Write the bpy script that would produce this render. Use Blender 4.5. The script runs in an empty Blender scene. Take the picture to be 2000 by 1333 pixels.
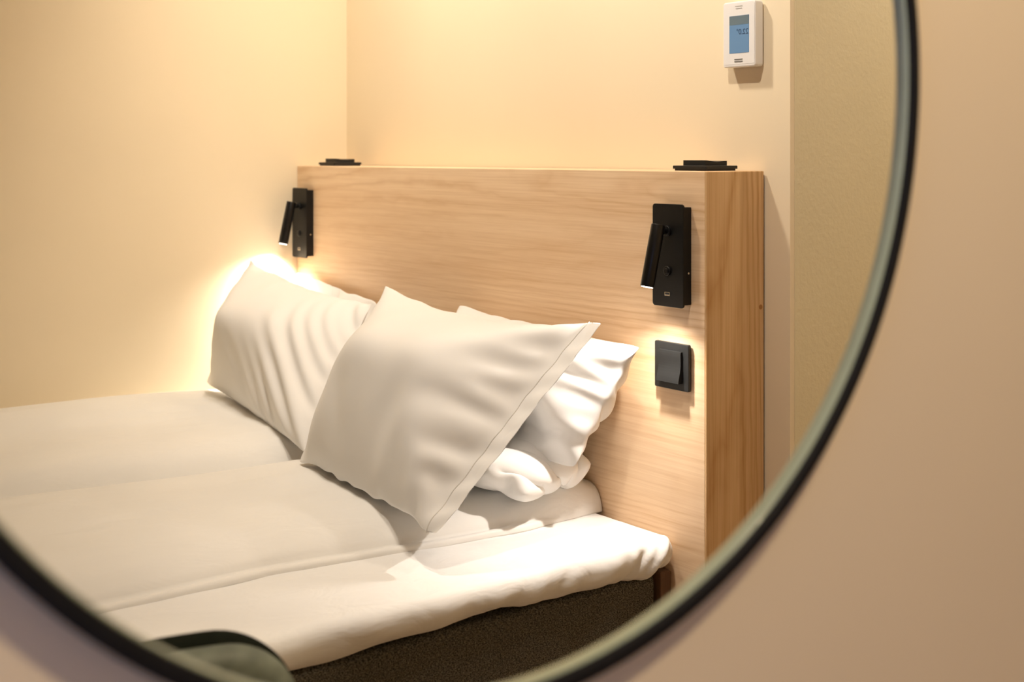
import bpy, bmesh, math
import numpy as np
from mathutils import Vector, Matrix, noise
from mathutils.bvhtree import BVHTree

scene = bpy.context.scene
R = math.radians

# ------------------------------------------------------------------ camera, world, lights, exposure
cam_data = bpy.data.cameras.new('camera')
cam_data.lens = 45.0
cam_data.sensor_width = 36.0
cam_data.shift_y = -0.18175
cam_data.clip_start = 0.05
cam_data.dof.use_dof = True
cam_data.dof.focus_distance = 2.35
cam_data.dof.aperture_fstop = 4.0
cam = bpy.data.objects.new('camera', cam_data)
scene.collection.objects.link(cam)
cam.location = (3.0798, -1.7913, 1.2387)
cam.rotation_euler = (R(90), 0, R(52.4613))
scene.camera = cam

world = bpy.data.worlds.new('world')
scene.world = world
world.use_nodes = True
world.node_tree.nodes['Background'].inputs[0].default_value = (0.36, 0.48, 0.95, 1)
world.node_tree.nodes['Background'].inputs[1].default_value = 1.1

vs = scene.view_settings
vs.view_transform = 'Standard'
vs.look = 'None'
vs.gamma = 1.0
vs.use_curve_mapping = False
vs.exposure = 0.26

scene.cycles.max_bounces = 5
scene.cycles.diffuse_bounces = 4
scene.cycles.glossy_bounces = 3
scene.cycles.transmission_bounces = 1
scene.cycles.caustics_reflective = False
scene.cycles.adaptive_threshold = 0.02
scene.cycles.use_light_tree = False

WARM = (1.0, 0.88, 0.74)
SOFT = (1.0, 0.90, 0.81)


def spot(name, loc, aim, watts, colour, angle, blend, radius):
    d = bpy.data.lights.new(name, 'SPOT')
    d.energy = watts
    d.color = colour
    d.spot_size = R(angle)
    d.spot_blend = blend
    d.shadow_soft_size = radius
    o = bpy.data.objects.new(name, d)
    scene.collection.objects.link(o)
    o.location = loc
    o.rotation_euler = (Vector(aim) - Vector(loc)).to_track_quat('-Z', 'Y').to_euler()
    return o


# adjustable ceiling spots turned to the headboard wall, and one downlight on the mirror side
spot('ceiling_spot_aisle', (1.80, -0.85, 2.42), (1.35, -0.1, 1.30), 36, WARM, 118, 1.0, 0.035)
spot('ceiling_spot_corner', (0.62, -0.42, 2.42), (0.0, -0.16, 1.50), 31, WARM, 105, 1.0, 0.06)
spot('ceiling_spot_bed', (1.00, -0.62, 2.42), (1.02, -0.08, 1.35), 44, WARM, 124, 1.0, 0.06)
spot('ceiling_downlight_mirror', (3.28, -1.10, 2.42), (3.2, -1.1, 0), 60, (1.0, 0.80, 0.53), 150, 0.6, 0.05)

spot('hall_fill_spot', (2.02, 0.55, 2.42), (2.0, 0.5, 0), 26, WARM, 140, 1.0, 0.05)  # unseen fill lamp, added to brighten the wall past the outside corner

# ------------------------------------------------------------------ room constants (metres)
HB_W, HB_T, HB_H = 1.508, 0.1536, 1.210        # headboard
XM = 2.45                                      # plane of the mirror
XW = XM - 0.006                                # plaster behind the mirror frame
CEIL = 2.45
EDGE = 1.566                                   # outside corner of the headboard wall


# ------------------------------------------------------------------ materials
def nodes_of(m):
    m.use_nodes = True
    return m.node_tree.nodes, m.node_tree.links


def mat(name, colour, rough=0.6, metal=0.0, spec=0.5, var=0.0, var_scale=20.0, bump=0.0, bump_scale=300.0,
        sheen=0.0, coat=0.0):
    m = bpy.data.materials.new(name)
    n, l = nodes_of(m)
    b = n['Principled BSDF']
    b.inputs['Roughness'].default_value = rough
    b.inputs['Metallic'].default_value = metal
    b.inputs['Specular IOR Level'].default_value = spec
    b.inputs['Sheen Weight'].default_value = sheen
    b.inputs['Coat Weight'].default_value = coat
    tc = n.new('ShaderNodeTexCoord')
    t = n.new('ShaderNodeTexNoise')
    t.inputs['Scale'].default_value = var_scale
    t.inputs['Detail'].default_value = 1
    l.new(tc.outputs['Object'], t.inputs['Vector'])
    r = n.new('ShaderNodeValToRGB')
    c = np.array(colour)
    r.color_ramp.elements[0].position = 0.3
    r.color_ramp.elements[1].position = 0.7
    r.color_ramp.elements[0].color = (*np.clip(c * (1 - var), 0, 1), 1)
    r.color_ramp.elements[1].color = (*np.clip(c * (1 + var), 0, 1), 1)
    l.new(t.outputs['Fac'], r.inputs['Fac'])
    l.new(r.outputs['Color'], b.inputs['Base Color'])
    if bump > 0:
        t2 = n.new('ShaderNodeTexNoise')
        t2.inputs['Scale'].default_value = bump_scale
        t2.inputs['Detail'].default_value = 3
        l.new(tc.outputs['Object'], t2.inputs['Vector'])
        bp = n.new('ShaderNodeBump')
        bp.inputs['Strength'].default_value = bump
        bp.inputs['Distance'].default_value = 0.002
        l.new(t2.outputs['Fac'], bp.inputs['Height'])
        l.new(bp.outputs['Normal'], b.inputs['Normal'])
    return m


def emit_mat(name, colour, strength):
    m = bpy.data.materials.new(name)
    n, l = nodes_of(m)
    b = n['Principled BSDF']
    b.inputs['Base Color'].default_value = (*colour, 1)
    b.inputs['Roughness'].default_value = 0.35
    b.inputs['Emission Color'].default_value = (*colour, 1)
    b.inputs['Emission Strength'].default_value = strength
    m.cycles.emission_sampling = 'NONE'
    return m


def wood(name, along, light, dark, seed=0.0, ring=1.0, slow=0.30):
    """ash veneer, grain running along the axis index `along` (object space, metres)"""
    m = bpy.data.materials.new(name)
    n, l = nodes_of(m)
    b = n['Principled BSDF']
    b.inputs['Roughness'].default_value = 0.42
    b.inputs['Specular IOR Level'].default_value = 0.35
    tc = n.new('ShaderNodeTexCoord')

    def mapped(sc_along, sc_across, off):
        mp = n.new('ShaderNodeMapping')
        s = [sc_across] * 3
        s[along] = sc_along
        mp.inputs['Scale'].default_value = s
        mp.inputs['Location'].default_value = (off + seed, off * 1.7 + seed, off * 0.6 - seed)
        l.new(tc.outputs['Object'], mp.inputs['Vector'])
        return mp

    def noise_t(mp, scale, detail, rough=0.5, dist=0.0):
        t = n.new('ShaderNodeTexNoise')
        t.inputs['Scale'].default_value = scale
        t.inputs['Detail'].default_value = detail
        t.inputs['Roughness'].default_value = rough
        t.inputs['Distortion'].default_value = dist
        l.new(mp.outputs['Vector'], t.inputs['Vector'])
        return t

    def ramp(src, p0, p1, c0, c1):
        r = n.new('ShaderNodeValToRGB')
        r.color_ramp.elements[0].position = p0
        r.color_ramp.elements[1].position = p1
        r.color_ramp.elements[0].color = (c0, c0, c0, 1)
        r.color_ramp.elements[1].color = (c1, c1, c1, 1)
        l.new(src, r.inputs['Fac'])
        return r.outputs['Color']

    def mathn(op, a, bb):
        q = n.new('ShaderNodeMath')
        q.operation = op
        for i, v in enumerate((a, bb)):
            if isinstance(v, (int, float)):
                q.inputs[i].default_value = v
            else:
                l.new(v, q.inputs[i])
        return q.outputs[0]

    # growth rings: contour lines of a stretched noise field give cathedral figures
    field = noise_t(mapped(slow, 2.8, 3.1), 1.0, 2.0, 0.42)
    wob = noise_t(mapped(14.0, 30.0, 9.0), 1.0, 1.5)
    h = mathn('ADD', field.outputs['Fac'], mathn('MULTIPLY', wob.outputs['Fac'], 0.013))
    rings = mathn('FRACT', mathn('MULTIPLY', h, 46.0 * ring), 0.0)
    tri = mathn('ABSOLUTE', mathn('SUBTRACT', mathn('MULTIPLY', rings, 2.0), 1.0), 0.0)
    rings_v = mathn('POWER', tri, 2.2)
    where = ramp(noise_t(mapped(0.9, 3.5, 21.0), 1.0, 1.0).outputs['Fac'], 0.36, 0.62, 0.30, 0.95)
    rings_v = mathn('MULTIPLY', rings_v, where)
    # pores and fibres
    fib = ramp(noise_t(mapped(5.0, 330.0, 5.0), 1.0, 3.0, 0.6).outputs['Fac'], 0.40, 0.72, 0.0, 0.55)
    fib2 = ramp(noise_t(mapped(2.2, 95.0, 31.0), 1.0, 3.0, 0.65).outputs['Fac'], 0.44, 0.70, 0.0, 0.6)
    fib = mathn('ADD', fib, fib2)
    # wide board-like tone bands
    band = ramp(noise_t(mapped(0.35, 7.0, 13.0), 1.0, 1.0).outputs['Fac'], 0.35, 0.65, 0.0, 0.34)
    f = mathn('ADD', mathn('MULTIPLY', rings_v, 0.60), mathn('ADD', mathn('MULTIPLY', fib, 0.45), band))
    f = mathn('MINIMUM', f, 1.0)
    mix = n.new('ShaderNodeMix')
    mix.data_type = 'RGBA'
    mix.inputs[6].default_value = (*light, 1)
    mix.inputs[7].default_value = (*dark, 1)
    l.new(f, mix.inputs[0])
    l.new(mix.outputs[2], b.inputs['Base Color'])
    return m


def weave(name, colour, var=0.02, rough=0.85, crease=0.0):
    """woven cotton with optional soft creases"""
    m = mat(name, colour, rough, spec=0.25, var=var, var_scale=6, sheen=0.15)
    n, l = nodes_of(m)
    b = n['Principled BSDF']
    tc = n.new('ShaderNodeTexCoord')
    if crease > 0:
        t = n.new('ShaderNodeTexNoise')
        t.inputs['Scale'].default_value = 14
        t.inputs['Detail'].default_value = 3
        t.inputs['Distortion'].default_value = 0.8
        mp = n.new('ShaderNodeMapping')
        mp.inputs['Scale'].default_value = (1.6, 0.7, 1.2)
        l.new(tc.outputs['Object'], mp.inputs['Vector'])
        l.new(mp.outputs['Vector'], t.inputs['Vector'])
        b2 = n.new('ShaderNodeBump')
        b2.inputs['Strength'].default_value = crease
        b2.inputs['Distance'].default_value = 0.012
        l.new(t.outputs['Fac'], b2.inputs['Height'])
        l.new(b2.outputs['Normal'], b.inputs['Normal'])
    return m


def speckle(name, c0, c1, scale):
    m = bpy.data.materials.new(name)
    n, l = nodes_of(m)
    b = n['Principled BSDF']
    b.inputs['Roughness'].default_value = 0.95
    b.inputs['Specular IOR Level'].default_value = 0.1
    tc = n.new('ShaderNodeTexCoord')
    mp = n.new('ShaderNodeMapping')
    mp.inputs['Scale'].default_value = (1, 0.8, 1.3)
    l.new(tc.outputs['Object'], mp.inputs['Vector'])
    t = n.new('ShaderNodeTexNoise')
    t.inputs['Scale'].default_value = scale
    t.inputs['Detail'].default_value = 3
    t.inputs['Roughness'].default_value = 0.8
    l.new(mp.outputs['Vector'], t.inputs['Vector'])
    r = n.new('ShaderNodeValToRGB')
    r.color_ramp.elements[0].position = 0.40
    r.color_ramp.elements[1].position = 0.68
    r.color_ramp.elements[0].color = (*c0, 1)
    r.color_ramp.elements[1].color = (*c1, 1)
    l.new(t.outputs['Fac'], r.inputs['Fac'])
    l.new(r.outputs['Color'], b.inputs['Base Color'])
    bp = n.new('ShaderNodeBump')
    bp.inputs['Strength'].default_value = 0.5
    bp.inputs['Distance'].default_value = 0.002
    l.new(t.outputs['Fac'], bp.inputs['Height'])
    l.new(bp.outputs['Normal'], b.inputs['Normal'])
    return m


M = {}
M['paint'] = mat('paint_beige', (0.87, 0.75, 0.545), 0.75, spec=0.25, var=0.015, var_scale=3)
M['paint_rough'] = mat('paint_roller', (0.80, 0.72, 0.50), 0.75, spec=0.25, var=0.02, var_scale=4, bump=0.40, bump_scale=110)
M['paint_pink'] = mat('paint_rose_beige', (0.82, 0.68, 0.48), 0.7, spec=0.3, var=0.015, var_scale=3)
M['ceiling'] = mat('paint_ceiling', (0.80, 0.76, 0.70), 0.85, var=0.01)
M['floor'] = wood('floor_wood', 1, (0.42, 0.31, 0.20), (0.30, 0.20, 0.12), 4.0)
M['wood_h'] = wood('ash_veneer_horizontal', 0, (0.93, 0.71, 0.48), (0.68, 0.43, 0.225), 0.0, ring=1.15, slow=0.16)
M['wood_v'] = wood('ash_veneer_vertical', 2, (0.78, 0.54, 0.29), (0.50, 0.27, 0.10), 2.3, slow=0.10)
M['cotton'] = weave('white_cotton', (0.86, 0.85, 0.83), crease=0.0)
M['sheet'] = weave('white_sheet', (0.86, 0.855, 0.84), crease=0.30)
M['duvet'] = weave('white_duvet_cotton', (0.86, 0.845, 0.81), crease=0.16)
M['base'] = speckle('charcoal_upholstery', (0.014, 0.013, 0.010), (0.27, 0.25, 0.20), 420)
M['post'] = wood('dark_stained_wood', 2, (0.16, 0.085, 0.045), (0.08, 0.04, 0.02), 6.0)
M['black'] = mat('black_lacquer', (0.006, 0.006, 0.006), 0.45, spec=0.28, var=0.1, var_scale=60)
M['black_gloss'] = mat('black_satin', (0.005, 0.005, 0.005), 0.30, spec=0.35, var=0.1, var_scale=60)
M['plastic'] = mat('anthracite_plastic', (0.012, 0.013, 0.013), 0.5, spec=0.4, var=0.08, var_scale=60)
M['chrome'] = mat('nickel', (0.75, 0.72, 0.66), 0.22, metal=1.0, var=0.03)
M['hole'] = mat('dark_recess', (0.006, 0.006, 0.006), 0.8, var=0.1)
M['white_plastic'] = mat('white_plastic', (0.84, 0.83, 0.82), 0.35, var=0.01)
M['ink'] = mat('grey_print', (0.16, 0.16, 0.15), 0.5, var=0.05)
M['ink_pale'] = mat('pale_grey_print', (0.55, 0.54, 0.51), 0.5, var=0.03)
M['digits'] = mat('lcd_digits', (0.03, 0.06, 0.13), 0.5, var=0.05)
M['lcd_bar'] = mat('lcd_top_bar', (0.15, 0.21, 0.25), 0.3, var=0.05)
M['lcd'] = emit_mat('lcd_blue', (0.13, 0.25, 0.42), 0.14)
M['lens'] = emit_mat('lamp_lens', (1.0, 0.9, 0.78), 6.0)
M['frame'] = mat('frame_black', (0.008, 0.008, 0.009), 0.5, spec=0.2, var=0.1, var_scale=40)
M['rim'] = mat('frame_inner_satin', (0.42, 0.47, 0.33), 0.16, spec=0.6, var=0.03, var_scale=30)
M['chair'] = mat('green_leatherette', (0.17, 0.20, 0.165), 0.5, var=0.25, var_scale=40, bump=0.25, bump_scale=260)
M['chair_rim'] = mat('dark_green_edge', (0.010, 0.013, 0.009), 0.8, spec=0.1, var=0.15, var_scale=60, bump=0.2, bump_scale=300)
M['thread'] = mat('seam_thread', (0.74, 0.72, 0.67), 0.9, var=0.05)
M['screw'] = mat('wood_plug', (0.42, 0.20, 0.06), 0.5, var=0.1)


# ------------------------------------------------------------------ mesh helpers
def link(name, mesh, material=None, parent=None, smooth=False):
    o = bpy.data.objects.new(name, mesh)
    scene.collection.objects.link(o)
    if material is not None:
        mesh.materials.append(material)
    if smooth:
        mesh.polygons.foreach_set('use_smooth', [True] * len(mesh.polygons))
    if parent is not None:
        o.parent = parent
    return o


def from_bm(name, bm, material, parent=None, smooth=False, loc=None, rot=None):
    bmesh.ops.recalc_face_normals(bm, faces=bm.faces)
    me = bpy.data.meshes.new(name)
    bm.to_mesh(me)
    bm.free()
    o = link(name, me, material, parent, smooth)
    if loc is not None:
        o.location = loc
    if rot is not None:
        o.rotation_euler = rot
    return o


def box_bm(x0, x1, y0, y1, z0, z1, bevel=0.0, seg=2):
    bm = bmesh.new()
    bmesh.ops.create_cube(bm, size=1.0)
    for v in bm.verts:
        v.co = Vector(((x0 + x1) / 2 + v.co.x * (x1 - x0), (y0 + y1) / 2 + v.co.y * (y1 - y0), (z0 + z1) / 2 + v.co.z * (z1 - z0)))
    if bevel > 0:
        bmesh.ops.bevel(bm, geom=list(bm.edges), offset=bevel, segments=seg, affect='EDGES', profile=0.5)
    return bm


def box(name, x0, x1, y0, y1, z0, z1, material, parent=None, bevel=0.0, seg=2):
    return from_bm(name, box_bm(x0, x1, y0, y1, z0, z1, bevel, seg), material, parent)


def cyl_bm(p0, p1, r0, r1=None, seg=32, bevel=0.0):
    r1 = r0 if r1 is None else r1
    p0, p1 = Vector(p0), Vector(p1)
    d = p1 - p0
    bm = bmesh.new()
    mtx = Matrix.Translation((p0 + p1) / 2) @ d.to_track_quat('Z', 'Y').to_matrix().to_4x4()
    bmesh.ops.create_cone(bm, cap_ends=True, segments=seg, radius1=r0, radius2=r1, depth=d.length, matrix=mtx)
    if bevel > 0:
        es = [e for e in bm.edges if any(len(f.verts) > 4 for f in e.link_faces)]
        bmesh.ops.bevel(bm, geom=es, offset=bevel, segments=2, affect='EDGES', profile=0.5)
    return bm


def cyl(name, p0, p1, r0, material, parent=None, r1=None, seg=32, bevel=0.0):
    o = from_bm(name, cyl_bm(p0, p1, r0, r1, seg, bevel), material, parent)
    for p in o.data.polygons:
        p.use_smooth = len(p.vertices) == 4
    return o


def rounded_plate_bm(w, h, d, r, seg=6, bevel=0.0):
    """plate in the xz plane, centre origin, from y=0 (back) to y=-d (front), corners rounded"""
    bm = bmesh.new()
    pts = []
    for cx, cz, a0 in ((w / 2 - r, h / 2 - r, 0), (-w / 2 + r, h / 2 - r, 90), (-w / 2 + r, -h / 2 + r, 180), (w / 2 - r, -h / 2 + r, 270)):
        for i in range(seg + 1):
            a = R(a0 + 90 * i / seg)
            pts.append((cx + r * math.cos(a), cz + r * math.sin(a)))
    back = [bm.verts.new((x, 0, z)) for x, z in pts]
    front = [bm.verts.new((x, -d, z)) for x, z in pts]
    bm.faces.new(back)
    ff = bm.faces.new(front)
    k = len(pts)
    for i in range(k):
        bm.faces.new((back[i], back[(i + 1) % k], front[(i + 1) % k], front[i]))
    bmesh.ops.recalc_face_normals(bm, faces=bm.faces)
    if bevel > 0:
        bmesh.ops.bevel(bm, geom=list(ff.edges), offset=bevel, segments=2, affect='EDGES', profile=0.5)
    return bm


def empty(name, loc, label=None, cat=None, group=None):
    o = bpy.data.objects.new(name, None)
    scene.collection.objects.link(o)
    o.location = loc
    o.empty_display_size = 0.05
    tag(o, label, cat, group)
    return o


def tag(o, label=None, cat=None, group=None, kind=None):
    if label:
        o['label'] = label
    if cat:
        o['category'] = cat
    if group:
        o['group'] = group
    if kind:
        o['kind'] = kind
    return o


def smoothstep(a, b, x):
    t = np.clip((x - a) / (b - a), 0, 1)
    return t * t * (3 - 2 * t)


# ------------------------------------------------------------------ the room
def structure(name, bm, material, label=None, loc=None):
    o = from_bm(name, bm, material)
    tag(o, label, None, None, 'structure')
    return o


structure('floor', box_bm(-0.1, 5.0, -3.5, 1.3, -0.1, 0.0), M['floor'])
structure('ceiling', box_bm(-0.1, 5.0, -3.5, 1.3, CEIL, CEIL + 0.1), M['ceiling'])
structure('wall_left', box_bm(-0.1, 0.0, -3.5, 0.1, 0, CEIL), M['paint'])
structure('wall_back', box_bm(0.0, EDGE, 0.0, 0.1, 0, CEIL), M['paint'])
structure('wall_right', box_bm(EDGE - 0.10, EDGE + 0.001, 0.012, 1.2, 0, CEIL), M['paint_rough'])
structure('wall_hall', box_bm(EDGE, 5.0, 1.2, 1.3, 0, CEIL), M['paint'])
structure('wall_foot', box_bm(0.0, XW - 0.01, -3.5, -3.4, 0, CEIL), M['paint'])
structure('wall_rear', box_bm(4.9, 5.0, -3.5, 1.2, 0, CEIL), M['paint'])

# wall that carries the mirror, cut through to the reflected room modelled behind it
MC_Y, MC_Z, MR = -1.3022, 1.3030, 0.3978


def wall_front():
    bm = bmesh.new()
    seg = 160
    y0, y1, z0, z1 = -3.5, 1.2, 0.0, CEIL
    for x, hole in ((XW, MR + 0.004), (XW - 0.012, MR + 0.045)):
        inner, outer = [], []
        for i in range(seg):
            a = 2 * math.pi * i / seg
            c, s = math.cos(a), math.sin(a)
            inner.append(bm.verts.new((x, MC_Y + hole * c, MC_Z + hole * s)))
            t = 1e9
            if c > 1e-9: t = min(t, (y1 - MC_Y) / c)
            if c < -1e-9: t = min(t, (y0 - MC_Y) / c)
            if s > 1e-9: t = min(t, (z1 - MC_Z) / s)
            if s < -1e-9: t = min(t, (z0 - MC_Z) / s)
            outer.append(bm.verts.new((x, MC_Y + t * c, MC_Z + t * s)))
        for i in range(seg):
            j = (i + 1) % seg
            bm.faces.new((inner[i], inner[j], outer[j], outer[i]))
    return bm


structure('wall_front', wall_front(), M['paint_pink'])


# ------------------------------------------------------------------ round mirror
def ring(name, x0, x1, r0, r1, material, parent, seg=192):
    """solid ring round the mirror axis between radii r0 < r1 and x0 < x1 (local to the mirror centre)"""
    bm = bmesh.new()
    b = min(0.0015, (r1 - r0) * 0.3, (x1 - x0) * 0.3)
    prof = [(x0, r0 + b), (x0 + b, r0), (x1 - b, r0), (x1, r0 + b), (x1, r1 - b), (x1 - b, r1), (x0 + b, r1), (x0, r1 - b)]
    loops = []
    for i in range(seg):
        a = 2 * math.pi * i / seg
        loops.append([bm.verts.new((x, r * math.cos(a), r * math.sin(a))) for x, r in prof])
    k = len(prof)
    for i in range(seg):
        A, B = loops[i], loops[(i + 1) % seg]
        for q in range(k):
            bm.faces.new((A[q], A[(q + 1) % k], B[(q + 1) % k], B[q]))
    return from_bm(name, bm, material, parent, smooth=True)


mirror = empty('round_mirror', (XM, MC_Y, MC_Z), 'large round wall mirror with a thin black frame', 'mirror')  # no glass: frame round an opening onto the modelled reflection
ring('frame', -0.0058, 0.009, MR - 0.0035, MR + 0.0085, M['frame'], mirror)
ring('inner_rim', -0.0055, 0.0060, MR - 0.0050, MR - 0.0033, M['rim'], mirror)['label'] = 'pale satin inner edge of the mirror frame'

# ------------------------------------------------------------------ headboard
hb = empty('headboard', (HB_W / 2, -HB_T / 2, 0), 'light ash wood headboard box behind the bed', 'headboard')


def hb_box(name, x0, x1, y0, y1, z0, z1, material, bevel=0.0012):
    o = box(name, x0 - HB_W / 2, x1 - HB_W / 2, y0 + HB_T / 2, y1 + HB_T / 2, z0, z1, material, hb, bevel)
    return o


hb_box('front_panel', 0.002, HB_W - 0.004, -HB_T, -HB_T + 0.018, 0.0, HB_H - 0.0005, M['wood_h'])
hb_box('end_panel', HB_W - 0.0195, HB_W, -HB_T + 0.0005, -0.004, 0.0, HB_H - 0.0005, M['wood_v'])
hb_box('top_panel', 0.002, HB_W - 0.020, -HB_T + 0.0185, -0.003, HB_H - 0.019, HB_H, M['wood_h'])
hb_box('gap_shade_strip', HB_W - 0.030, HB_W - 0.0035, -0.0037, -0.0003, 0.0, HB_H - 0.008, M['hole'], 0.0003)  # dark strip standing in for the shade in the gap at the wall
plug = cyl('screw_plug', (HB_W / 2 - 0.001, HB_T / 2 - 0.013, 0.962), (HB_W / 2 + 0.0006, HB_T / 2 - 0.013, 0.962), 0.0045, M['screw'], hb, seg=20)
plug['label'] = 'small round brown plug near the back edge'


# ------------------------------------------------------------------ reading lamps on the headboard
def reading_lamp(x, zc, label, tilt, watts):
    root = empty('reading_lamp', (x, -HB_T, zc), label, 'lamp', 'reading lamps on the headboard')
    d = 0.0205
    b = from_bm('mount_box', rounded_plate_bm(0.070, 0.174, d - 0.002, 0.002, 3), M['black'], root)
    b.location = (0.003, 0, 0)
    scr = cyl('side_screw', (0.0375, -0.010, -0.030), (0.0388, -0.010, -0.030), 0.0018, M['chrome'], b, seg=14)
    p = from_bm('front_plate', rounded_plate_bm(0.078, 0.184, 0.0035, 0.006, 6, 0.0007), M['black'], root)
    p.location = (0, -d + 0.003, 0)
    fy = -d - 0.0005
    # swivel arm and lamp head
    head_y = fy - 0.026
    zj = 0.044
    cyl('swivel_arm', (0, fy + 0.001, zj), (0, head_y, zj), 0.0055, M['black'], root, seg=20)
    cyl('swivel_collar', (0, fy + 0.0005, zj), (0, fy - 0.005, zj), 0.0095, M['black'], root, seg=24, bevel=0.0008)
    ax = Vector((-0.02, -math.sin(R(tilt)), -math.cos(R(tilt)))).normalized()
    top = Vector((0, head_y, zj)) - ax * 0.012
    end = top + ax * 0.112
    h = cyl('lamp_head', top, end, 0.0125, M['black_gloss'], root, seg=40, bevel=0.0009)
    ln = cyl('lens', end - ax * 0.0005, end + ax * 0.0012, 0.0102, M['lens'], h, seg=32)
    ln['label'] = 'glowing lens in the mouth of the lamp head'
    # push button and usb socket on the plate
    bt = cyl('button', (0, fy + 0.001, -0.028), (0, fy - 0.0035, -0.028), 0.0085, M['black_gloss'], root, seg=28, bevel=0.001)
    cyl('button_cap', (0, fy - 0.003, -0.028), (0, fy - 0.0055, -0.028), 0.0052, M['black_gloss'], bt, seg=24, bevel=0.0008)
    u = from_bm('usb_socket', rounded_plate_bm(0.0135, 0.0070, 0.0016, 0.0006, 2), M['chrome'], root)
    u.location = (0, fy + 0.0004, -0.069)
    q = from_bm('usb_slot', rounded_plate_bm(0.0100, 0.0034, 0.0006, 0.0003, 2), M['hole'], u)
    q.location = (0, -0.0014, 0.0006)
    base = Vector((x, -HB_T, zc))
    s = spot('reading_light', base + end + ax * 0.004, base + end + ax, watts, SOFT, 128, 1.0, 0.009)
    return root


reading_lamp(0.053, 1.0595, 'black reading lamp at the wall end of the headboard, above the leaning pillow', 12, 10.0)
reading_lamp(1.433, 1.0590, 'black reading lamp above the rocker switch, near the end panel', 13, 9.0)


# ------------------------------------------------------------------ rocker switches
def rocker_bm(w, h, wedge, dish, lift):
    """wedge rocker: deeper at the lower edge, slightly dished (front faces -y)"""
    bm = bmesh.new()
    nx, nz = 8, 12
    g = {}
    for i in range(nx + 1):
        for j in range(nz + 1):
            u, v = i / nx, j / nz
            dep = lift + wedge * (1 - v) - dish * math.sin(math.pi * v) ** 2
            g[i, j] = bm.verts.new(((u - 0.5) * w, -dep, (v - 0.5) * h))
    for i in range(nx):
        for j in range(nz):
            bm.faces.new((g[i, j], g[i + 1, j], g[i + 1, j + 1], g[i, j + 1]))
    bm.edges.ensure_lookup_table()
    ext = bmesh.ops.extrude_edge_only(bm, edges=[e for e in bm.edges if e.is_boundary])
    for v in ext['geom']:
        if isinstance(v, bmesh.types.BMVert):
            v.co.y = 0.0
    return bm


def rocker_switch(loc, rot, label, flat=False):
    root = empty('rocker_switch', loc, label, 'switch', 'black rocker switches')
    root.rotation_euler = rot
    from_bm('back_plate', rounded_plate_bm(0.079, 0.079, 0.004, 0.002, 3), M['plastic'], root)
    f = from_bm('cover_frame', rounded_plate_bm(0.086, 0.0835, 0.006, 0.003, 4, 0.0012), M['plastic'], root)
    f.location = (0, -0.0035, 0)
    t = from_bm('rocker', rocker_bm(0.056, 0.056, *((0.0012, 0.0022, 0.0085) if flat else (0.0062, 0.0028, 0.0045))), M['plastic'], root)
    t.location = (0, -0.0095, 0)
    return root


rocker_switch((1.4305, -HB_T, 0.8595), (0, 0, 0), 'black rocker switch on the headboard front below the right lamp')
rocker_switch((0.097, -0.077, HB_H), (R(-90), 0, 0), 'black rocker switch lying flat on the headboard top in the wall corner', True)
rocker_switch((1.431, -0.077, HB_H), (R(-90), 0, 0), 'black rocker switch lying flat on the headboard top at the end-panel side', True)

# ------------------------------------------------------------------ thermostat
th = empty('thermostat', (1.4665, 0.0, 1.4615), 'white wall thermostat with a blue screen, high on the wall', 'thermostat')
o = from_bm('wall_plate', rounded_plate_bm(0.066, 0.104, 0.006, 0.003, 3), M['white_plastic'], th)
o = from_bm('body', rounded_plate_bm(0.079, 0.121, 0.020, 0.005, 5, 0.0022), M['white_plastic'], th)
o.location = (0, -0.005, 0)
fy = -0.0252
o = from_bm('face_plate', rounded_plate_bm(0.073, 0.113, 0.0008, 0.003, 4), M['white_plastic'], th)
o.location = (0.001, fy + 0.0006, 0.001)
fy -= 0.0002
scr = from_bm('screen', rounded_plate_bm(0.048, 0.069, 0.0006, 0.0006, 2), M['lcd'], th)
scr.location = (0.0010, fy + 0.0002, -0.0005)
o = from_bm('screen_bar', rounded_plate_bm(0.0475, 0.0165, 0.0003, 0.0004, 2), M['lcd_bar'], scr)
o.location = (0, -0.0005, 0.026)


def text_mesh(name, body, size, material, parent, loc, mirror_x=True):
    cu = bpy.data.curves.new(name, 'FONT')
    cu.body = body
    cu.size = size
    cu.align_x = 'CENTER'
    cu.align_y = 'CENTER'
    tmp = bpy.data.objects.new(name, cu)
    scene.collection.objects.link(tmp)
    bpy.context.view_layer.update()
    dg = bpy.context.evaluated_depsgraph_get()
    me = bpy.data.meshes.new_from_object(tmp.evaluated_get(dg))
    bpy.data.objects.remove(tmp)
    bpy.data.curves.remove(cu)
    # stand the text up in the xz plane; the photograph shows it reversed left to right
    s = -1.0 if mirror_x else 1.0
    for v in me.vertices:
        v.co = Vector((s * v.co.x, 0.0, v.co.y))
    me.name = name
    me.materials.clear()
    ob = link(name, me, material, parent)
    ob.location = loc
    return ob


text_mesh('temperature_digits', '22.0°', 0.0140, M['digits'], scr, (0.0082, -0.0009, 0.0040))
for zz, ww, xx in ((0.0515, 0.018, 0.0), (0.0475, 0.016, 0.0005)):
    q = from_bm('printed_line', rounded_plate_bm(ww, 0.0018, 0.0002, 0.0003, 2), M['ink_pale'], th)
    q.location = (xx, fy - 0.0003, zz)
for zz in (-0.0465, -0.0505):
    q = from_bm('vent_slot', rounded_plate_bm(0.020, 0.0019, 0.0003, 0.0003, 2), M['ink'], th)
    q.location = (-0.0005, fy - 0.0003, zz)


# ------------------------------------------------------------------ bed
def fbm(x, y, z, octv=3):
    s, a, f = 0.0, 1.0, 1.0
    for _ in range(octv):
        s += a * noise.noise((x * f, y * f, z * f))
        a *= 0.5
        f *= 2.1
    return s


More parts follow.
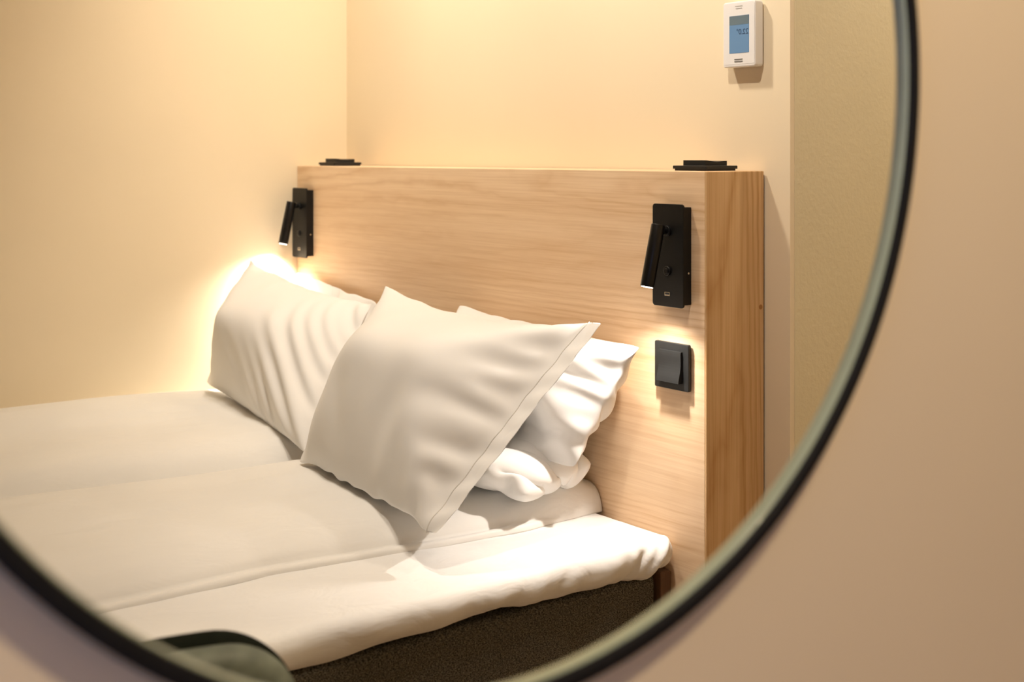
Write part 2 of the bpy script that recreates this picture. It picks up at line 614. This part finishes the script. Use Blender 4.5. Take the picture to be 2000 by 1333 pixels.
def rounded_slab(name, x0, x1, y0, y1, z0, z1, r, nx, ny, nz, displace, material, parent=None):
    """closed rounded box from six gridded faces, denser near the x1/y1 corner; displace(points, normals)"""
    def axis(a, b, k, dense_end):
        t = np.linspace(0, 1, k)
        if dense_end:
            t = 1 - (1 - t) ** 1.5
        return a + (b - a) * t
    xs, ys, zs = axis(x0, x1, nx, True), axis(y0, y1, ny, True), axis(z0, z1, nz, False)
    V, F, keys = [], [], {}

    def vid(i, j, k):
        q = (i, j, k)
        if q not in keys:
            keys[q] = len(V)
            V.append((xs[i], ys[j], zs[k]))
        return keys[q]
    for k in (0, nz - 1):
        for i in range(nx - 1):
            for j in range(ny - 1):
                f = (vid(i, j, k), vid(i + 1, j, k), vid(i + 1, j + 1, k), vid(i, j + 1, k))
                F.append(f if k else f[::-1])
    for i in (0, nx - 1):
        for j in range(ny - 1):
            for k in range(nz - 1):
                f = (vid(i, j, k), vid(i, j + 1, k), vid(i, j + 1, k + 1), vid(i, j, k + 1))
                F.append(f if i else f[::-1])
    for j in (0, ny - 1):
        for i in range(nx - 1):
            for k in range(nz - 1):
                f = (vid(i, j, k), vid(i + 1, j, k), vid(i + 1, j, k + 1), vid(i, j, k + 1))
                F.append(f[::-1] if j else f)
    P = np.array(V)
    lo, hi = np.array([x0, y0, z0]) + r, np.array([x1, y1, z1]) - r
    inner = np.clip(P, lo, hi)
    d = P - inner
    ln = np.linalg.norm(d, axis=1, keepdims=True)
    N = d / np.maximum(ln, 1e-9)
    P = inner + N * r
    if displace is not None:
        P = displace(P, N)
    me = bpy.data.meshes.new(name)
    me.from_pydata(P.tolist(), [], F)
    return link(name, me, material, parent, smooth=True)


bed_base = empty('bed_base', (0.72, -1.15, 0), 'charcoal upholstered bed base under the white mattress', 'bed')
box('upholstered_box', 0.03 - 0.72, 1.415 - 0.72, -2.12 + 1.15, -0.185 + 1.15, 0.12, 0.486, M['base'], bed_base, 0.012, 4)
box('corner_post', 1.385 - 0.72, 1.425 - 0.72, -0.184 + 1.15, -0.158 + 1.15, 0.0, 0.490, M['post'], bed_base, 0.003)['label'] = 'dark brown wooden post at the head corner'
for lx in (-0.62, 0.62):
    for ly in (-0.88, 0.86):
        cyl('leg', (lx, ly, 0), (lx, ly, 0.125), 0.022, M['post'], bed_base, r1=0.028, seg=20)


def mattress_disp(P, N):
    x, y, z = P.T
    top = np.clip(N[:, 2], 0, 1)
    side = np.clip(N[:, 0], 0, 1)
    # diagonal tension folds of the fitted sheet round the near corner at the headboard
    d = np.hypot((y + 0.16) / 0.34, (x - 1.44) / 0.14)
    near = np.exp(-d ** 2)
    ph = (-(y + 0.16)) * 52 + (z - 0.55) * 46
    fold = np.sin(ph + 1.5 * np.sin(ph * 0.37)) ** 3
    out = np.zeros(len(P))
    for i in range(len(P)):
        if x[i] > 0.9:
            n1 = fbm(x[i] * 6, y[i] * 5, z[i] * 14, 3)
            n2 = noise.noise((x[i] * 12 + y[i] * 7, y[i] * 16 - x[i] * 5, z[i] * 20 + 4))
            out[i] = 0.0022 * n1 + 0.0016 * n2 * (0.3 + side[i])
    out += 0.0105 * near * fold * (0.25 + 0.75 * side) * (N[:, 1] < 0.8)
    P = P + N * out[:, None]
    # the sheet hangs a little lower and uneven along its tucked edge
    low = smoothstep(0.53, 0.495, z) * (x > 1.38)
    P[:, 2] += low * (0.004 * np.sin(y * 9.0 + 0.6) + 0.003 + 0.003 * np.sin(y * 31))
    P[:, 0] -= low * 0.006
    P[:, 2] += top * 0.006 * smoothstep(1.44, 1.0, x)
    return P


mattress = rounded_slab('mattress', 0.012, 1.443, -2.14, -0.157, 0.492, 0.553, 0.024, 110, 190, 12, mattress_disp, M['sheet'])
tag(mattress, 'mattress in a white fitted sheet on the charcoal base', 'mattress')


# ------------------------------------------------------------------ duvets
EY = np.array([-2.3, -1.5, -1.12, -0.84, -0.52, -0.35, -0.17, 0.0])
EX = np.array([1.18, 1.19, 1.203, 1.195, 1.238, 1.252, 1.238, 1.23])
VY = np.array([-2.3, -1.1, -0.81, -0.50, -0.17, 0.0])
VX = np.array([0.58, 0.595, 0.643, 0.66, 0.665, 0.665])
BED_Z = 0.5545


def near_duvet_top(s, y):
    """s in 0..1 from the valley side to the near edge; returns x, z"""
    xv, xe = np.interp(y, VY, VX) - 0.006, np.interp(y, EY, EX)
    x = xv + (xe - xv) * s
    t = xe - x
    tv = x - xv
    end = smoothstep(-0.158, -0.20, y)
    th = 0.007 + 0.004 * smoothstep(0.0, 0.006, t)
    head = 1 - smoothstep(-0.23, -0.42, y)          # the hem rolls under towards the headboard
    hem = 0.026 * (1 - head)
    soft = 0.045 - 0.033 * head
    body = (0.047 + 0.008 * head) * (1 - np.exp(-np.maximum(t - hem, 0) / soft)) * (1 - np.exp(-np.maximum(tv, 0) / 0.022))
    groove = -0.005 * np.exp(-((t - 0.026) / 0.006) ** 2) * (1 - head)
    z = BED_Z + (th + body + groove) * (0.8 + 0.2 * end) * smoothstep(0, 0.003, t + 0.0012)
    return x, z


def far_duvet_top(s, y):
    xv = np.interp(y, VY, VX) + 0.004
    x = 0.004 + (xv - 0.004) * s
    t = xv - x
    tw = x - 0.004
    th = 0.004 + 0.086 * (1 - np.exp(-t / 0.032)) * (0.55 + 0.45 * smoothstep(0, 0.06, tw))
    th = th + 0.030 * np.exp(-((x - 0.16) / 0.13) ** 2) * smoothstep(-0.30, -0.75, y)
    return x, BED_Z + th


def duvet(name, fn, label, wr_seed, nx=90, ny=230):
    ys = np.concatenate([np.linspace(-2.25, -1.35, 50)[:-1], np.linspace(-1.35, -0.1575, ny - 49)])
    ss = 0.5 - 0.5 * np.cos(np.linspace(0, math.pi, nx))
    V = []
    for y in ys:
        x, z = fn(ss, np.full(nx, y))
        for i in range(nx):
            w = min(1.0, 12 * ss[i] * (1 - ss[i]))
            q = noise.noise((x[i] * 9 + wr_seed, y * 1.6, wr_seed)) * 0.0042
            q += noise.noise((x[i] * 26 + 0.8 * y, y * 3.2 + 5, wr_seed + 3)) * 0.0020
            q += abs(noise.noise((x[i] * 15 + 1.7 * y, y * 2.2 + 9, wr_seed + 7))) * -0.0042
            V.append((x[i], y, z[i] + q * w))
    k = len(V)
    n_y = len(ys)
    for y in ys:
        x, z = fn(ss, np.full(nx, y))
        for i in range(nx):
            V.append((x[i], y, BED_Z - 0.0005))
    F = []
    for j in range(n_y - 1):
        for i in range(nx - 1):
            a = j * nx + i
            F.append((a, a + 1, a + nx + 1, a + nx))
            F.append((k + a, k + a + nx, k + a + nx + 1, k + a + 1))
    for j in range(n_y - 1):
        a = j * nx
        F.append((a, a + nx, k + a + nx, k + a))
        a = j * nx + nx - 1
        F.append((a, k + a, k + a + nx, a + nx))
    for i in range(nx - 1):
        F.append((i, k + i, k + i + 1, i + 1))
        a = (n_y - 1) * nx + i
        F.append((a, a + 1, k + a + 1, k + a))
    me = bpy.data.meshes.new(name)
    me.from_pydata(V, [], F)
    o = link(name, me, M['duvet'], None, smooth=True)
    tag(o, label, 'duvet', 'two white duvets on the bed')
    return o


duvet_near = duvet('duvet', near_duvet_top, 'white duvet on the near half of the bed, with a flat hem along its edge', 2.0)
duvet_far = duvet('duvet', far_duvet_top, 'puffy white duvet on the far half of the bed against the wall', 11.0)


# ------------------------------------------------------------------ pillows: a small cloth solver (two sheets sewn round the border, blown up)
def bvh_of(o):
    me = o.data
    co = [o.matrix_world @ v.co for v in me.vertices]
    c = np.array(co)
    return BVHTree.FromPolygons(co, [tuple(p.vertices) for p in me.polygons]), c.min(0) - 0.002, c.max(0) + 0.002


def pillow_sim(tl, tr, bl, br, a, b, volume, hint, colliders, n=44, m=60, its=260, seam=0.94, flange=0, pin=(1, 1, 1, 1),
               grav=0.02, seed=0, bed_z=0.60, stiff=0.35, hold=0.06, push=(0.0, -1.0, 0.35), relax=None, relax_its=30, sag=0.0):
    tl, tr, bl, br = (np.array(c, float) for c in (tl, tr, bl, br))
    v, u = np.meshgrid(np.linspace(0, 1, n), np.linspace(0, 1, m), indexing='ij')
    u, v = u[..., None], v[..., None]
    S = (1 - u) * (1 - v) * bl + u * (1 - v) * br + (1 - u) * v * tl + u * v * tr
    N = np.cross(br - bl, tl - bl)
    N = N / np.linalg.norm(N)
    if N @ np.array(hint) < 0:
        N = -N
    flip = 1.0 if np.cross(br - bl, tl - bl) @ N > 0 else -1.0
    rng = np.random.default_rng(seed)
    away = Vector(push).normalized()
    bulge = (np.sin(np.pi * u) * np.sin(np.pi * v)) ** 0.6
    jit = rng.normal(0, 0.0012, (2, n, m, 3))
    P = np.stack([S + N * 0.04 * bulge, S - N * 0.04 * bulge]) + jit
    Q = P.copy()
    lu, lv = a / (m - 1), b / (n - 1)
    border = np.zeros((n, m), bool)
    border[0] = border[-1] = True
    border[:, 0] = border[:, -1] = True
    seam_c = m - 1 - flange
    if flange:
        border[:, seam_c] = True
    inside = np.ones((n, m, 1))
    if flange:
        inside[:, seam_c:] = 0.0

    def con(A, B, rest, ks, kc):
        d = B - A
        L = np.sqrt((d * d).sum(-1, keepdims=True)) + 1e-9
        k = np.where(L > rest, ks, kc)
        c = d * (0.5 * k * (L - rest) / L)
        A += c
        B -= c

    ru = np.full((1, n, 1, 1), lu)
    ru[:, 0] *= seam
    ru[:, -1] *= seam
    rv = np.full((1, 1, m, 1), lv)
    rv[:, :, 0] *= seam
    rv[:, :, seam_c] *= seam
    dd = math.hypot(lu, lv)

    def tie():
        mid = P.mean(0)
        P[0][border] = mid[border]
        P[1][border] = mid[border]
        if flange:
            md = P[:, :, seam_c:].mean(0, keepdims=True)
            off = (P[:, :, seam_c:] - md)
            L = np.linalg.norm(off, axis=-1, keepdims=True) + 1e-9
            P[:, :, seam_c:] = md + off * np.minimum(1.0, 0.004 / L)

    for it in range(its):
        vel = (P - Q) * 0.90
        Q = P.copy()
        gu = np.gradient(P, axis=2)
        gv = np.gradient(P, axis=1)
        nm = np.cross(gu, gv) * flip
        nm[1] *= -1
        mid = P.mean(axis=(0, 1, 2))
        vol = abs(((P - mid) * nm).sum() / 3.0)
        pr = 4.0e-3 * max(-0.2, 1 - vol / volume)
        area = np.linalg.norm(nm, axis=-1, keepdims=True) + 1e-12
        P = P + vel + nm / area * pr * inside
        P[..., 2] -= grav * 1e-3
        P += (S - P.mean(0, keepdims=True)[0])[None] * hold
        for _ in range(6):
            for s0 in (0, 1):
                k = (m - s0) // 2 * 2
                con(P[:, :, s0:s0 + k:2], P[:, :, s0 + 1:s0 + k:2], ru, 1.0, stiff)
                k = (n - s0) // 2 * 2
                con(P[:, s0:s0 + k:2], P[:, s0 + 1:s0 + k:2], rv, 1.0, stiff)
            for s0 in (0, 1):
                k = (n - s0) // 2 * 2
                con(P[:, s0:s0 + k:2, :-1], P[:, s0 + 1:s0 + k:2, 1:], dd, 0.30, 0.10)
                con(P[:, s0:s0 + k:2, 1:], P[:, s0 + 1:s0 + k:2, :-1], dd, 0.30, 0.10)
            con(P[:, :, :-2], P[:, :, 2:], 2 * lu * 0.985, 0.0, 0.08)
            con(P[:, :-2], P[:, 2:], 2 * lv * 0.985, 0.0, 0.08)
            tie()
            for s in (0, 1):
                for (r_, c_), t_, on in (((-1, 0), tl, pin[0]), ((-1, -1), tr, pin[1]), ((0, 0), bl, pin[2]), ((0, -1), br, pin[3])):
                    if on:
                        P[s, r_, c_] += (t_ - P[s, r_, c_]) * 0.5 * on
        np.minimum(P[..., 1], -HB_T - 0.003, out=P[..., 1])
        np.maximum(P[..., 0], 0.004, out=P[..., 0])
        np.maximum(P[..., 2], bed_z, out=P[..., 2])
        if colliders and (it % 8 == 0 or it > its - 3):
            for tree, lo, hi in colliders:
                hit = np.argwhere(((P > lo) & (P < hi)).all(-1))
                for s, i, j in hit:
                    p = Vector(P[s, i, j])
                    co, no, _, dist = tree.find_nearest(p)
                    if co is not None and (p - co).dot(no) < 0.002:
                        q, qn, _, qd = tree.ray_cast(p, away)
                        if q is not None and qd < 0.25:
                            P[s, i, j] = q + away * 0.003
                            Q[s, i, j] = P[s, i, j]
    if relax is not None:
        w = relax(u[..., 0], v[..., 0])[None, ..., None] * 0.5
        for _ in range(8):
            for e in (P[:, 0], P[:, -1]):
                e[:, 1:-1] += (0.5 * (e[:, :-2] + e[:, 2:]) - e[:, 1:-1]) * 0.6
            for e in (P[:, :, 0], P[:, :, -1]):
                e[:, 1:-1] += (0.5 * (e[:, :-2] + e[:, 2:]) - e[:, 1:-1]) * 0.6
        for _ in range(relax_its):
            A = (P[:, :-2, 1:-1] + P[:, 2:, 1:-1] + P[:, 1:-1, :-2] + P[:, 1:-1, 2:]) * 0.25
            P[:, 1:-1, 1:-1] += (A - P[:, 1:-1, 1:-1]) * w[:, 1:-1, 1:-1]
    P[..., 2] -= (sag * np.sin(np.pi * u[..., 0]) ** 0.8 * v[..., 0] ** 4)[None]
    return P, border, seam_c


def pillow_mesh(name, P, label, flange_cols=0, material=None):
    _, n, m, _ = P.shape
    edge = np.zeros((n, m), bool)
    edge[0] = edge[-1] = True
    edge[:, 0] = edge[:, -1] = True
    V, ids = [], np.zeros((2, n, m), int)
    for s in (0, 1):
        for i in range(n):
            for j in range(m):
                if s == 1 and edge[i, j]:
                    ids[s, i, j] = ids[0, i, j]
                else:
                    ids[s, i, j] = len(V)
                    V.append(P[s, i, j].tolist())
    c0 = np.array(V).mean(0)
    c0[2] = np.array(V)[:, 2].min()

    def build(nm_, cols, parent):
        F = []
        for s in (0, 1):
            for i in range(n - 1):
                for j in cols:
                    f = (ids[s, i, j], ids[s, i, j + 1], ids[s, i + 1, j + 1], ids[s, i + 1, j])
                    F.append(tuple(int(q) for q in (f if s == 0 else f[::-1])))
        used = sorted({q for f in F for q in f})
        re = {q: k for k, q in enumerate(used)}
        me = bpy.data.meshes.new(nm_)
        me.from_pydata([(np.array(V[q]) - c0).tolist() for q in used], [], [tuple(re[q] for q in f) for f in F])
        bm = bmesh.new()
        bm.from_mesh(me)
        bmesh.ops.recalc_face_normals(bm, faces=bm.faces)
        bm.to_mesh(me)
        bm.free()
        o = link(nm_, me, material or M['cotton'], parent, smooth=True)
        sub = o.modifiers.new('smooth', 'SUBSURF')
        sub.levels = 1
        sub.render_levels = 1
        if parent is None:
            o.location = c0
        return o
    o = build(name, range(m - 1 - flange_cols), None)
    tag(o, label, 'pillow', 'white pillows on the bed')
    if flange_cols:
        h = build('hem_flap', range(m - 1 - flange_cols, m - 1), o)
        h['label'] = 'flat open hem of the pillowcase beyond its seam'
        col = m - 1 - flange_cols
        bm = bmesh.new()
        line = P[0, :, col] - c0
        N_ = np.array([0.1, -0.8, 0.55])
        rings = []
        for i in range(n):
            t = Vector(line[min(i + 1, n - 1)] - line[max(i - 1, 0)]).normalized()
            a_ = t.cross(Vector((0.1, -0.8, 0.55))).normalized()
            b_ = t.cross(a_)
            c_ = Vector(line[i])
            rings.append([bm.verts.new(c_ + (a_ * math.cos(q) + b_ * math.sin(q)) * 0.0012) for q in (0, 1.57, 3.14, 4.71)])
        for i in range(n - 1):
            for q in range(4):
                bm.faces.new((rings[i][q], rings[i][(q + 1) % 4], rings[i + 1][(q + 1) % 4], rings[i + 1][q]))
        from_bm('seam', bm, M['thread'], o, smooth=True)
    bpy.context.view_layer.update()
    return o


OUT = (0.1, -1.0, 0.6)
# lowest pillow, lying under the leaning one by the end panel
P, _, _ = pillow_sim((0.80, -0.19, 0.63), (1.255, -0.20, 0.655), (0.86, -0.42, 0.64), (1.275, -0.375, 0.630), 0.60, 0.42, 0.013, (0, 0, 1), [], relax=lambda u, v: 0.5 + 0 * u, relax_its=8,
                     n=38, m=48, its=200, seed=5, bed_z=0.604)
p_low = pillow_mesh('pillow', P, 'white pillow lying lowest of the pile, bunched on the duvet beside the headboard')
t_low = bvh_of(p_low)
# back pillow in the wall corner
P, _, _ = pillow_sim((0.06, -0.185, 0.930), (0.46, -0.185, 0.885), (0.04, -0.25, 0.62), (0.56, -0.25, 0.62), 0.60, 0.42, 0.006, OUT, [], relax=lambda u, v: 0.7 + 0 * u, relax_its=40,
                     n=34, m=48, its=180, seed=1, bed_z=0.61)
p_l2 = pillow_mesh('pillow', P, 'white pillow in the wall corner, mostly hidden behind the rumpled one')
t_l2 = bvh_of(p_l2)
# back pillow leaning on the headboard by the switch
P, _, _ = pillow_sim((0.80, -0.185, 0.912), (1.395, -0.205, 0.893), (0.80, -0.31, 0.66), (1.305, -0.285, 0.672), 0.68, 0.41, 0.016, OUT, [t_low], hold=0.04, relax=lambda u, v: 0.7 + 0 * u, relax_its=20,
                     n=44, m=60, its=220, seed=2, bed_z=0.61)
p_r = pillow_mesh('pillow', P, 'white pillow leaning on the headboard beside the rocker switch')
t_r = bvh_of(p_r)
# rumpled pillow in the wall corner
P, _, _ = pillow_sim((0.050, -0.315, 0.970), (0.60, -0.285, 0.905), (0.050, -0.435, 0.665), (0.74, -0.53, 0.625), 0.75, 0.445, 0.0225, OUT, [t_l2], sag=0.012, hold=0.03, relax=lambda u, v: 0.2 + 0.8 * smoothstep(0.80, 0.40, u + 0.3 * (0.5 - v)), relax_its=36,
                     n=60, m=84, its=260, seed=3, bed_z=0.612, seam=0.92)
p_l = pillow_mesh('pillow', P, 'rumpled white pillow leaning in the wall corner under the far lamp')
t_l = bvh_of(p_l)
# front pillow
P, _, _ = pillow_sim((0.700, -0.312, 0.957), (1.410, -0.308, 0.948), (0.765, -0.555, 0.618), (1.345, -0.618, 0.618), 0.81, 0.535, 0.034, OUT, [t_l, t_r, t_low], sag=0.026, hold=0.015, relax=lambda u, v: 0.16 + 0.84 * smoothstep(0.88, 0.58, u), relax_its=50,
                     n=54, m=76, its=280, seed=4, bed_z=0.612, seam=0.93, flange=4)
p_f = pillow_mesh('pillow', P, 'large smooth white pillow in front, leaning on the others', 4)


# ------------------------------------------------------------------ chair in front of the bed
def chair():
    root = empty('chair', (2.06, -1.388, -0.0), 'dark green upholstered chair with a rounded backrest, low at the mirror rim', 'chair')
    # backrest: curved cushion panel, seen from its front side
    def shell(name, w, h, z0, x_face, thick, rad, material, curve, parent, nu=40, nv=36, puff=0.0):
        V, F = [], []
        for side in (0, 1):
            for j in range(nv + 1):
                for i in range(nu + 1):
                    u, v = 2 * i / nu - 1, 2 * j / nv - 1
                    # squircle map of the square to a rounded rectangle
                    yy, zz = u * w / 2, v * h / 2
                    cx_, cz_ = w / 2 - rad, h / 2 - rad
                    ey, ez = abs(yy) - cx_, abs(zz) - cz_
                    if ey > 0 and ez > 0:
                        mx = max(ey, ez)
                        L = math.hypot(ey, ez)
                        yy = math.copysign(cx_ + ey * mx / L, yy)
                        zz = math.copysign(cz_ + ez * mx / L, zz)
                    rim = min(1.0, (1 - max(abs(u), abs(v))) * 9)
                    x = x_face + curve * (yy / (w / 2)) ** 2 + 0.16 * (0.35 - (z0 + h / 2 + zz - 0.42)) * -0.35
                    t = thick / 2 * math.sqrt(max(0.02, 1 - (1 - rim) ** 2)) + puff * rim
                    V.append((x + (t if side == 0 else -thick / 2 * math.sqrt(max(0.02, 1 - (1 - rim) ** 2))), yy, z0 + h / 2 + zz))
        k = (nu + 1) * (nv + 1)
        for j in range(nv):
            for i in range(nu):
                a = j * (nu + 1) + i
                F.append((a, a + 1, a + nu + 2, a + nu + 1))
                F.append((k + a, k + a + nu + 1, k + a + nu + 2, k + a + 1))
        for i in range(nu):
            F.append((i, k + i, k + i + 1, i + 1))
            a = nv * (nu + 1) + i
            F.append((a, a + 1, k + a + 1, k + a))
        for j in range(nv):
            a = j * (nu + 1)
            F.append((a, a + nu + 1, k + a + nu + 1, k + a))
            a += nu
            F.append((a, k + a, k + a + nu + 1, a + nu + 1))
        me = bpy.data.meshes.new(name)
        me.from_pydata(V, [], F)
        return link(name, me, material, parent, smooth=True)
    back = shell('backrest', 0.44, 0.36, 0.402, -0.20, 0.030, 0.085, M['chair_rim'], 0.05, root)
    pad = shell('back_cushion', 0.424, 0.335, 0.419, -0.180, 0.018, 0.07, M['chair'], 0.05, back, puff=0.006)
    s = box('seat', -0.19, 0.24, -0.22, 0.22, 0.41, 0.46, M['chair'], root, 0.02, 4)
    for lx in (-0.16, 0.21):
        for ly in (-0.19, 0.19):
            cyl('leg', (lx * 1.06, ly * 1.06, 0), (lx, ly, 0.415), 0.010, M['black'], root, r1=0.014, seg=16)
    return root


chair()
